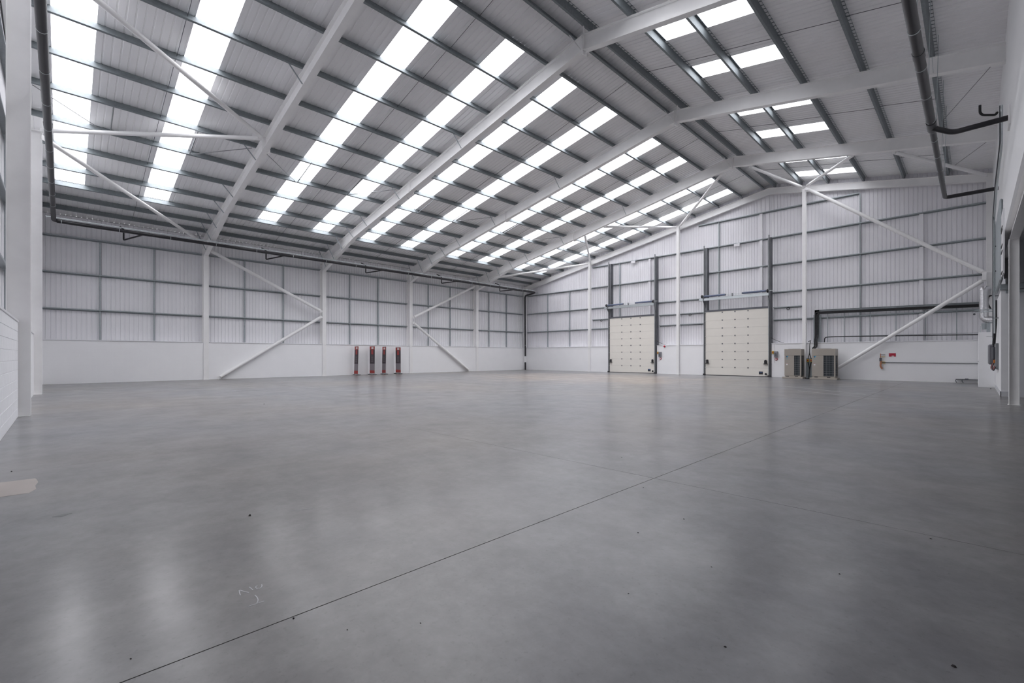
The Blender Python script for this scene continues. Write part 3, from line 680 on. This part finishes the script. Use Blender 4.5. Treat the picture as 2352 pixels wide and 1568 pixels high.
t = thing('call_point', 'red alarm call point under the sill between the doors', 'call point', (-17.9, YG, 2.22))
obj('base', MB().tube([(-17.9, YG, 2.26), (-17.9, YG - .05, 2.26)], .09, 14), 'paper', t)
obj('sounder', MB().tube([(-17.9, YG - .05, 2.26), (-17.9, YG - .09, 2.26), (-17.9, YG - .12, 2.26)], [.085, .08, .04], 14), 'crimson', t)
for x, lab in ((-24.3, 'small black cable loop under the lintel rail by the corner post'), (-15.9, 'small black cable loop under the lintel rail between the doors'), (-9.0, 'small black cable loop under the lintel rail by the condensers')):
    tag(obj('cable_loop', MB().torus((x, 35.60, 4.74), (0, 1, 0), .085, .02), 'blacksoft'), lab, 'cable')

# ================================================================ CONDENSER UNITS
def condenser(x0, x1, g0, label):
    y0, y1 = 34.02, 34.78; W = x1 - x0
    t = thing('condenser_unit', label, 'air conditioner', ((x0 + x1) / 2, (y0 + y1) / 2, 0), 'condenser units by the door gable')
    for yy in (y0 + .02, y1 - .22): obj('foot_rail', MB().box(x0 - .12, x1 + .1, yy - .08, yy + .22, 0, .10, .01), 'boardgrey' if 0 else 'ac', t)
    z0, z1 = .14, 1.93
    obj('base_frame', MB().box(x0 + .02, x1 - .02, y0 + .01, y1 - .01, .10, .20), 'ac', t)
    for a in (.18, .72): obj('fork_slot', MB().box(x0 + a * W - .09, x0 + a * W + .09, y0 + .004, y0 + .03, .12, .165), 'rubber', t)
    for xx in (x0, x1 - .07):
        for yy in (y0, y1 - .07): obj('corner_post', MB().box(xx, xx + .07, yy, yy + .07, .19, z1 - .42), 'ac', t)
    obj('coil_core', MB().box(x0 + .05, x1 - .05, y0 + .05, y1 - .05, .19, z1 - .40), 'acdark', t)
    s = obj('front_panel', MB().box(x0 + .01, x0 + g0 * W, y0 - .006, y0 + .05, .20, z1 - .425, .006), 'ac', t)
    obj('emblem', MB().prism([(x0 + .10, y0 - .009, 1.43), (x0 + .16, y0 - .009, 1.35), (x0 + .19, y0 - .009, 1.47), (x0 + .10, y0 - .009, 1.46)], (0, .004, 0)), 'navy', s)
    obj('emblem_wing', MB().prism([(x0 + .13, y0 - .0105, 1.36), (x0 + .24, y0 - .0105, 1.47), (x0 + .17, y0 - .0105, 1.47)], (0, .004, 0)), 'cyan', s)
    for q in range(5): obj('logo_mark', MB().box(x0 + .10 + q * .026, x0 + .118 + q * .026, y0 - .009, y0 - .005, 1.275, 1.30), 'cyan', s)
    obj('sticker', MB().box(x0 + .10, x0 + .19, y0 - .009, y0 - .005, .88, .97), 'paper', s)
    obj('sticker_band', MB().box(x0 + .10, x0 + .19, y0 - .0095, y0 - .005, .97, .985), 'red', s)
    obj('side_panel', MB().box(x0 - .004, x0 + .05, y0 + .07, y1 - .07, .20, z1 - .425, .004), 'ac', t)
    # wire grille at the front right and on the free side
    gr = MB(); xa, xb = x0 + g0 * W + .01, x1 - .075; zb, zt2 = .24, z1 - .44
    nx = max(3, round((xb - xa) / .075)); nz = 9
    for i in range(nx + 1): gr.box(xa + (xb - xa) * i / nx - .006, xa + (xb - xa) * i / nx + .006, y0 + .004, y0 + .014, zb, zt2)
    for i in range(nz + 1): gr.box(xa, xb, y0 + .002, y0 + .012, zb + (zt2 - zb) * i / nz - .006, zb + (zt2 - zb) * i / nz + .006)
    obj('front_grille', gr, 'mid', t)
    gr = MB()
    for i in range(9): yy = y0 + .07 + (y1 - y0 - .14) * i / 8; gr.box(x1 - .02, x1 - .01, yy - .006, yy + .006, zb, zt2)
    for i in range(nz + 1): gr.box(x1 - .018, x1 - .008, y0 + .07, y1 - .07, zb + (zt2 - zb) * i / nz - .006, zb + (zt2 - zb) * i / nz + .006)
    obj('side_grille', gr, 'mid', t)
    obj('fan_shroud', MB().box(x0 - .006, x1 + .006, y0 - .012, y1 + .006, z1 - .42, z1, .008), 'ac', t)
    cx = (x0 + x1) / 2; cy = (y0 + y1) / 2
    fg = MB()
    for r in (.12, .2, .28, .35): fg.torus((cx, cy, z1 + .012), (0, 0, 1), r, .006, 24, 4)
    for q in range(8): a = q * math.pi / 4; fg.tube([(cx, cy, z1 + .01), (cx + .35 * math.cos(a), cy + .35 * math.sin(a), z1 + .01)], .006, 4)
    obj('fan_guard', fg, 'mid', t)
condenser(-8.82, -7.86, .58, 'narrower beige condenser unit, closer to the doors')
condenser(-7.27, -6.03, .50, 'wider beige condenser unit with the big grille, under the pipe riser')
t = thing('isolator_pair', 'twin yellow isolators with red knobs between the condenser units', 'switch', (-7.55, 34.9, .0), 'yellow isolator switches')
for x in (-7.68, -7.49):
    obj('body', MB().box(x - .06, x + .06, 34.86, 34.95, 1.08, 1.28, .008), 'yellow', t)
    obj('knob', MB().tube([(x, 34.86, 1.19), (x, 34.825, 1.19)], .035, 10), 'crimson', t)
    obj('cable', MB().tube(fillet([(x, 34.9, 1.08), (x * .5 - 7.585 * .5, 34.9, .9), (-7.585, 34.92, .6), (-7.6, 34.7, .05)], .12), .022, 8), 'blacksoft', t)
    obj('cable', MB().tube(fillet([(x, 34.9, 1.28), (-7.585, 34.9, 1.62), (-7.585, 34.95, 2.3), (-7.60, 35.28, 2.52), (-7.75, 35.36, 2.42)], .15), .022, 8), 'blacksoft', t)
obj('mount_board', MB().box(-7.8, -7.4, 34.95, 34.97, .0, 1.32), 'galv', t)
tag(obj('slack_cable', MB().tube(fillet([(-7.70, 34.42, .03), (-7.66, 34.1, .03), (-7.48, 34.0, .03), (-7.45, 34.4, .03)], .2), .03, 8), 'blacksoft'), 'black cable lying on the floor between the condenser units', 'cable')

# ================================================================ PIPE TRAY ON THE DOOR GABLE
t = thing('refrigerant_tray', 'grey cable tray with thick black pipes running to the office corner', 'pipe tray', (-7.3, 35.2, 0))
def tray(p0, p1, up): return MB().sweep([(-.14, 0), (.14, 0), (.14, .06), (.132, .06), (.132, .008), (-.132, .008), (-.132, .06), (-.14, .06)], p0, p1, up)
obj('riser_tray', tray((-7.3, 35.56, 2.42), (-7.3, 35.56, 4.52), (0, -1, 0)), 'galv', t)
obj('level_tray', tray((-7.44, 35.56, 4.38), (.40, 35.56, 4.28), (0, -1, 0)), 'galv', t)
for dx, r, dz in ((-.06, .05, -.02), (.05, .045, .06)):
    obj('insulated_pipe', MB().tube(fillet([(-7.3 + dx, 34.7, 1.98), (-7.3 + dx, 35.19, 2.1), (-7.3 + dx, 35.19, 2.56), (-7.3 + dx, 35.44, 2.75), (-7.3 + dx, 35.44, 4.34 - dz), (.40, 35.44, 4.24 - dz)], .13), r, 12), 'blacksoft', t)
for x in (-7.49, -7.10, -6.72, -5.84, -4.52, -3.29, -1.98, -.69):
    obj('strut', MB().box(x - .021, x + .021, 35.57, 35.61, ZD, 4.42 if x > -7.05 else 4.2), 'galv', t)
t = thing('thin_pipe_run', 'thin black pipe run just above the sill beside the office', 'pipe', (-6.85, 35.3, ZD))
obj('pipe', MB().tube(fillet([(-6.88, 35.46, ZD), (-6.86, 35.46, 2.70), (-6.2, 35.46, 2.72), (.35, 35.46, 2.64)], .22, 8), .03, 10), 'blacksoft', t)
obj('support_strip', MB().box(-6.7, .35, 35.50, 35.54, 2.72, 2.75), 'galv', t)

# ================================================================ OFFICE CORNER
t = thing('boxing_cupboard', 'tall plain white boxing in the corner below the foil ducts', 'cupboard', (.42, 33, 0))
obj('carcass', MB().box(.14, .685, 30.98, 35.10, 0, 2.605, .006), 'board', t)
obj('panel_seam', MB().box(.40, .684, 30.972, 30.985, 2.40, 2.412), 'mid', t)
obj('catch', MB().tube([(.145, 31.05, 1.22), (.125, 31.05, 1.22)], .02, 8), 'black', t)
t = thing('foil_duct', 'bright foil-wrapped duct bending into the office corner', 'duct', (.30, 32.5, 2.6))
obj('duct', MB().tube(fillet([(.33, 32.5, 4.75), (.33, 32.5, 3.30), (.69, 32.4, 3.24)], .22, 8), .17, 18), 'foil', t)
obj('top_elbow', MB().tube(fillet([(.33, 32.5, 4.6), (.33, 32.55, 4.80), (.45, 32.9, 4.83), (.45, 35.0, 4.83)], .15), .165, 16), 'foil', t)
obj('collar', MB().tube([(.36, 32.5, 3.1), (.36, 32.5, 2.8)], [.11, .08], 12), 'galv', t)
obj('drop', MB().box(.42, .56, 32.4, 32.6, 2.6, 3.1), 'galv', t)
obj('leg', MB().tube([(.22, 32.3, 2.6), (.22, 32.3, 2.95)], .018, 8), 'galvlight', t)
t = thing('sensor_arm', 'slim bracket arm with a small green-lit sensor by the foil duct', 'sensor', (.5, 31.5, 3.6))
for z in (3.60, 3.70): obj('arm', MB().sweep([(-.015, -.02), (.015, -.02), (.015, .02), (-.015, .02)], (.02, 31.6, z), (.66, 31.4, z)), 'galv', t)
obj('sensor', MB().tube([(.0, 31.58, 3.52), (.0, 31.5, 3.50)], .045, 10), 'dark', t)
t = thing('electrical_box', 'grey electrical enclosure with cables on the office wall', 'electrical box', (.62, 28.6, 1.2))
obj('enclosure', MB().box(.42, .60, 28.3, 29.1, 1.12, 1.98, .04), 'box', t)
obj('back_plate', MB().box(.60, .688, 26.8, 29.2, .95, 2.0, .01), 'mid', t)
obj('side_module', MB().box(.52, .60, 27.2, 28.2, 1.35, 1.85, .01), 'dark', t)
obj('lamp', MB().box(.555, .60, 27.15, 27.45, 1.20, 1.32, .006), 'orange', t)
for k, (yy, m) in enumerate(((27.1, 'black'), (27.6, 'cablered'), (28.2, 'black'), (28.7, 'cablered'))):
    obj('cable', MB().tube(fillet([(.56, yy, 1.2), (.50, yy - .1, .98), (.55, yy - .4, .88), (.60, yy - .3, 1.05)], .1), .02, 6), m, t)
obj('riser_cable', MB().tube(fillet([(.58, 28.0, 1.95), (.60, 27.9, 2.4), (.62, 27.6, 2.9), (.62, 27.6, 3.8)], .2), .05, 8), 'blacksoft', t)
tag(obj('duct_panel', MB().box(.62, .70, 23.2, 28.4, 4.12, 6.95, .03), 'galv'), 'tall grey-green duct panel on the office high wall', 'duct')
t = thing('louvre_strip', 'white vertical strip with black clips beside the grey duct panel', 'trim', (.68, 22.5, 4.2))
obj('strip', MB().box(.655, .70, 21.9, 23.15, 4.2, 6.3), 'board', t)
for z in (4.25, 4.95, 5.15, 5.65, 5.75): obj('clip', MB().box(.64, .70, 22.1, 22.9, z, z + .05), 'rubber', t)
t = thing('trunking', 'grey horizontal trunking across the undercroft return wall', 'trunking', (3, 24.5, 3.9))
obj('channel', MB().box(.66, 7.4, 24.40, 24.55, 3.90, 4.10, .006), 'galv', t)
obj('lower_channel', MB().box(.80, 7.4, 24.46, 24.55, 3.78, 3.88, .006), 'galv', t)
tag(obj('batten_bracket', MB().box(.72, 1.0, 24.35, 24.55, 5.0, 5.12, .006).box(.76, .86, 24.44, 24.55, 4.3, 5.0, .006), 'mid'), 'grey bracket post above the undercroft trunking', 'bracket')
tag(obj('wall_hose_bundle', MB().tube(fillet([(.60, 33.6, 4.55), (.50, 33.4, 4.5), (.47, 33.3, 4.1), (.58, 33.2, 3.85)], .2), .04, 8), 'blacksoft'), 'dark cable bundle looped beside the foil duct', 'cable')
t = thing('floor_cable_tray', 'low dark cable tray with legs beside the white boxing', 'cable tray', (-.3, 35.2, 0))
obj('tray', MB().box(-.72, .16, 35.12, 35.28, .17, .21), 'dark', t)
for x in (-.70, -.45): obj('leg', MB().tube(fillet([(x, 35.2, .2), (x - .03, 35.12, .12), (x + .03, 35.1, .0)], .05), .018, 6), 'dark', t)
obj('box_out', MB().box(-.36, -.22, 35.14, 35.26, .21, .25, .01), 'box', t)
# valve, sign, conduit on the low wall
t = thing('gas_valve', 'copper pipe stub with brass valves on the white low wall', 'valve', (-3.98, YG, .7))
obj('stub', MB().tube(fillet([(-3.96, 35.22, 1.2), (-3.98, 35.22, .85), (-3.9, 35.24, .70)], .06), .045, 10), 'copper', t)
obj('valve_body', MB().tube([(-3.98, 35.22, 1.16), (-3.98, 35.22, 1.36)], .055, 10), 'dark', t)
obj('top_pipe', MB().tube([(-3.98, 35.22, 1.36), (-3.98, 35.22, 1.62)], .022, 8), 'copper', t)
for z, m in ((1.55, 'dark'), (1.43, 'yellow'), (1.12, 'yellow'), (1.03, 'yellow')): obj('side_tap', MB().tube([(-3.96, 35.23, z), (-3.76, 35.26, z)], .016, 6), m, t)
tag(obj('conduit', MB().tube([(-3.92, 35.29, 1.09), (.15, 35.29, 1.075)], .024, 8), 'mid'), 'thin grey conduit along the low wall from valve to boxing', 'conduit')
t = thing('wall_sign', 'small red sign with a pale corner patch above the conduit', 'sign', (-3.43, YG, 1.54))
obj('board', MB().box(-3.60, -3.28, YG - .014, YG, 1.44, 1.645), 'crimson', t)
obj('patch', MB().box(-3.47, -3.36, YG - .017, YG - .012, 1.445, 1.495), 'bannerwhite', t)

# ================================================================ ROLL-UP BANNERS
BL = ['roll-up banner closest to the floor brace column', 'second roll-up banner from the floor brace column', 'third roll-up banner from the floor brace column', 'roll-up banner farthest from the floor brace column']
for k, y in enumerate((16.15, 17.4, 18.5, 19.7)):
    xa = -33.74; w = (.62, .80, .58, .78)[k]; H = (2.20, 2.22, 2.20, 2.17)[k]; lean = (-.10, -.02, -.06, .02)[k]
    t = thing('roll_up_banner', 'tall red and charcoal ' + BL[k], 'banner', (xa + w / 2, y, 0), 'roll-up banners against the side wall')
    obj('base_case', MB().box(xa - .02, xa + w + .02, y - .05, y + .05, .02, .10, .012), 'galvlight', t)
    for xx in (xa + .02, xa + w - .02): obj('foot', MB().box(xx - .05, xx + .05, y - .17, y + .17, 0, .045, .012), 'black', t)
    def strip(nm, z0, z1, m, a=0., b=1., d=0., par=None):
        f = lambda z: lean * (1 - (z / H)) * .6
        mb = MB(); n = 5; vs = []
        for i in range(n + 1):
            z = z0 + (z1 - z0) * i / n
            for q in (a, b): vs += [(xa + q * w, y - .006 - d + f(z), z), (xa + q * w, y + .002 + f(z), z)]
        fs = []
        for i in range(n):
            o_ = i * 4; fs += [(o_, o_ + 2, o_ + 6, o_ + 4), (o_ + 1, o_ + 5, o_ + 7, o_ + 3), (o_, o_ + 4, o_ + 5, o_ + 1), (o_ + 2, o_ + 3, o_ + 7, o_ + 6)]
        return obj(nm, mb.add(vs, fs), m, t if par is None else par)
    p = strip('printed_sheet', .09, H, 'bannergrey')
    strip('bottom_print', .11, .34, 'red', 0, 1, .002, p); strip('middle_print', .86, H - .24, 'banner', 0, 1, .002, p); strip('top_print', H - .24, H - .005, 'red', 0, 1, .002, p)
    strip('pale_mark', H - .20, H - .05, 'bannerwhite', .35, .75, .004, p); strip('red_stroke', H - .62, H - .28, 'red', .32, .72, .004, p)
    for q in range(7): strip('small_print', 1.0 + q * .075, 1.02 + q * .075, 'bannergrey', .3, .7, .004, p)
    obj('top_bar', MB().box(xa, xa + w, y - .012, y + .012, H, H + .03), 'galvlight', t)
    obj('support_pole', MB().tube([(xa + w / 2, y + .03, .08), (xa + w / 2, y + .02, H)], .012, 6), 'galvlight', t)

# ================================================================ FLOOR MARKS AND SCRAPS
chalk = [[(-3.225, .793), (-3.263, .797), (-3.298, .804), (-3.298, .808), (-3.259, .823), (-3.224, .84)], [(-3.301, .862), (-3.268, .866), (-3.239, .868)],
         [(-3.285, .909), (-3.278, .896), (-3.258, .888), (-3.24, .892), (-3.232, .906), (-3.246, .92), (-3.269, .929), (-3.279, .928)],
         [(-3.165, .857), (-3.13, .86), (-3.09, .856), (-3.067, .847), (-3.056, .839)], [(-3.049, .788), (-3.048, .835), (-3.046, .879)]]
def flatline(pts, w, z=.0012):
    mb = MB(); P = [Vector((x, y, 0)) for x, y in pts]; vs = []
    for i, p in enumerate(P):
        d = (P[min(i + 1, len(P) - 1)] - P[max(i - 1, 0)]).normalized(); s = Vector((-d.y, d.x, 0)) * w / 2
        vs += [p + s + Vector((0, 0, z)), p - s + Vector((0, 0, z)), p + s, p - s]
    fs = []
    for i in range(len(P) - 1):
        o_ = 4 * i; fs += [(o_, o_ + 1, o_ + 5, o_ + 4), (o_, o_ + 4, o_ + 6, o_ + 2), (o_ + 1, o_ + 3, o_ + 7, o_ + 5)]
    return mb.add(vs, fs)
t = thing('chalk_mark', 'white chalk number and arrow scrawled on the concrete floor', 'chalk mark', (-3.2, .85, 0))
for c in chalk: obj('stroke', flatline(c, .0058), 'chalk', t)
tag(obj('chalk_scratch', flatline([(-4.643, 1.581), (-4.6, 1.67), (-4.553, 1.762)], .006), 'chalk'), 'short white scratch on the floor beyond the chalk number', 'floor mark')
for a, b, lab in (((-6.6, 25.3), (-2.95, 22.1), 'faint white chalk line on the floor out from the condensers'), ((-5.3, 22.4), (-2.8, 20.6), 'shorter faint white chalk line on the floor before the condensers')):
    tag(obj('chalk_line', flatline([a, b], .025), 'chalk'), lab, 'floor mark')
tag(obj('floor_patch', MB().prism([(-8.1, -.74, 0), (-7.26, -.72, 0), (-7.245, -.262, 0), (-7.33, -.235, 0), (-7.40, -.21, 0), (-7.60, -.223, 0), (-7.8, -.205, 0), (-8.0, -.226, 0), (-8.06, -.24, 0)], (0, 0, .0015)), 'patch'), 'pale cream repair patch on the floor by the blank gable', 'floor patch')
tag(obj('rubber_mark', MB().prism([(-6.018, -.068, 0), (-5.962, -.01, 0), (-5.99, .02, 0), (-6.034, .066, 0), (-6.051, -.002, 0)], (0, 0, .0012)), 'stain'), 'dark leaf-shaped rubber mark on the floor near the patch', 'floor mark')
bits = [(-4.77, 1.25, .022), (-15.4, 4.43, .03), (-8.74, -.47, .016), (-2.0, 3.47, .008), (-1.87, 4.06, .009), (-1.53, 2.54, .007), (-1.31, 3.28, .007), (-.07, 3.06, .014), (-2.93, .24, .009), (-2.73, .94, .012), (-3.65, 5.87, .01), (-2.64, 4.7, .008), (-2.18, 1.43, .007), (-2.41, 1.11, .006), (-.9, 2.43, .008), (-.25, 5.06, .01), (-.65, 3.8, .007), (.52, 29.7, .035)]
bl = ['black scrap with a wire tail on open floor', 'dark pebble far out toward the side wall', 'dark crumb beside the cream patch']
for k, (x, y, s) in enumerate(bits):
    mb = MB(); n = 7; rs = [s * random.uniform(.6, 1.2) for _ in range(n)]; an = random.random() * 6
    ring = [(x + rs[i] * math.cos(an + i * 2 * math.pi / n), y + .6 * rs[i] * math.sin(an + i * 2 * math.pi / n), 0) for i in range(n)]
    top = [(x + (p[0] - x) * .55, y + (p[1] - y) * .55, s * random.uniform(.35, .7)) for p in ring]
    mb.add(ring + top, [tuple(range(n))[::-1], tuple(range(n, 2 * n))] + [(i, (i + 1) % n, n + (i + 1) % n, n + i) for i in range(n)])
    if k < 3: lab = bl[k]
    elif k == 17: lab = 'dark pebble on the floor in front of the white boxing'
    elif k == 9: lab = 'dark crumb lying against the long floor joint'
    elif k == 7: lab = 'splinter-like dark crumb, largest on the office side of the joint'
    else: lab = 'tiny dark crumb scattered on the concrete floor'
    o = tag(obj('floor_crumb', mb, 'scrap'), lab, 'debris', 'dark crumbs on the floor')
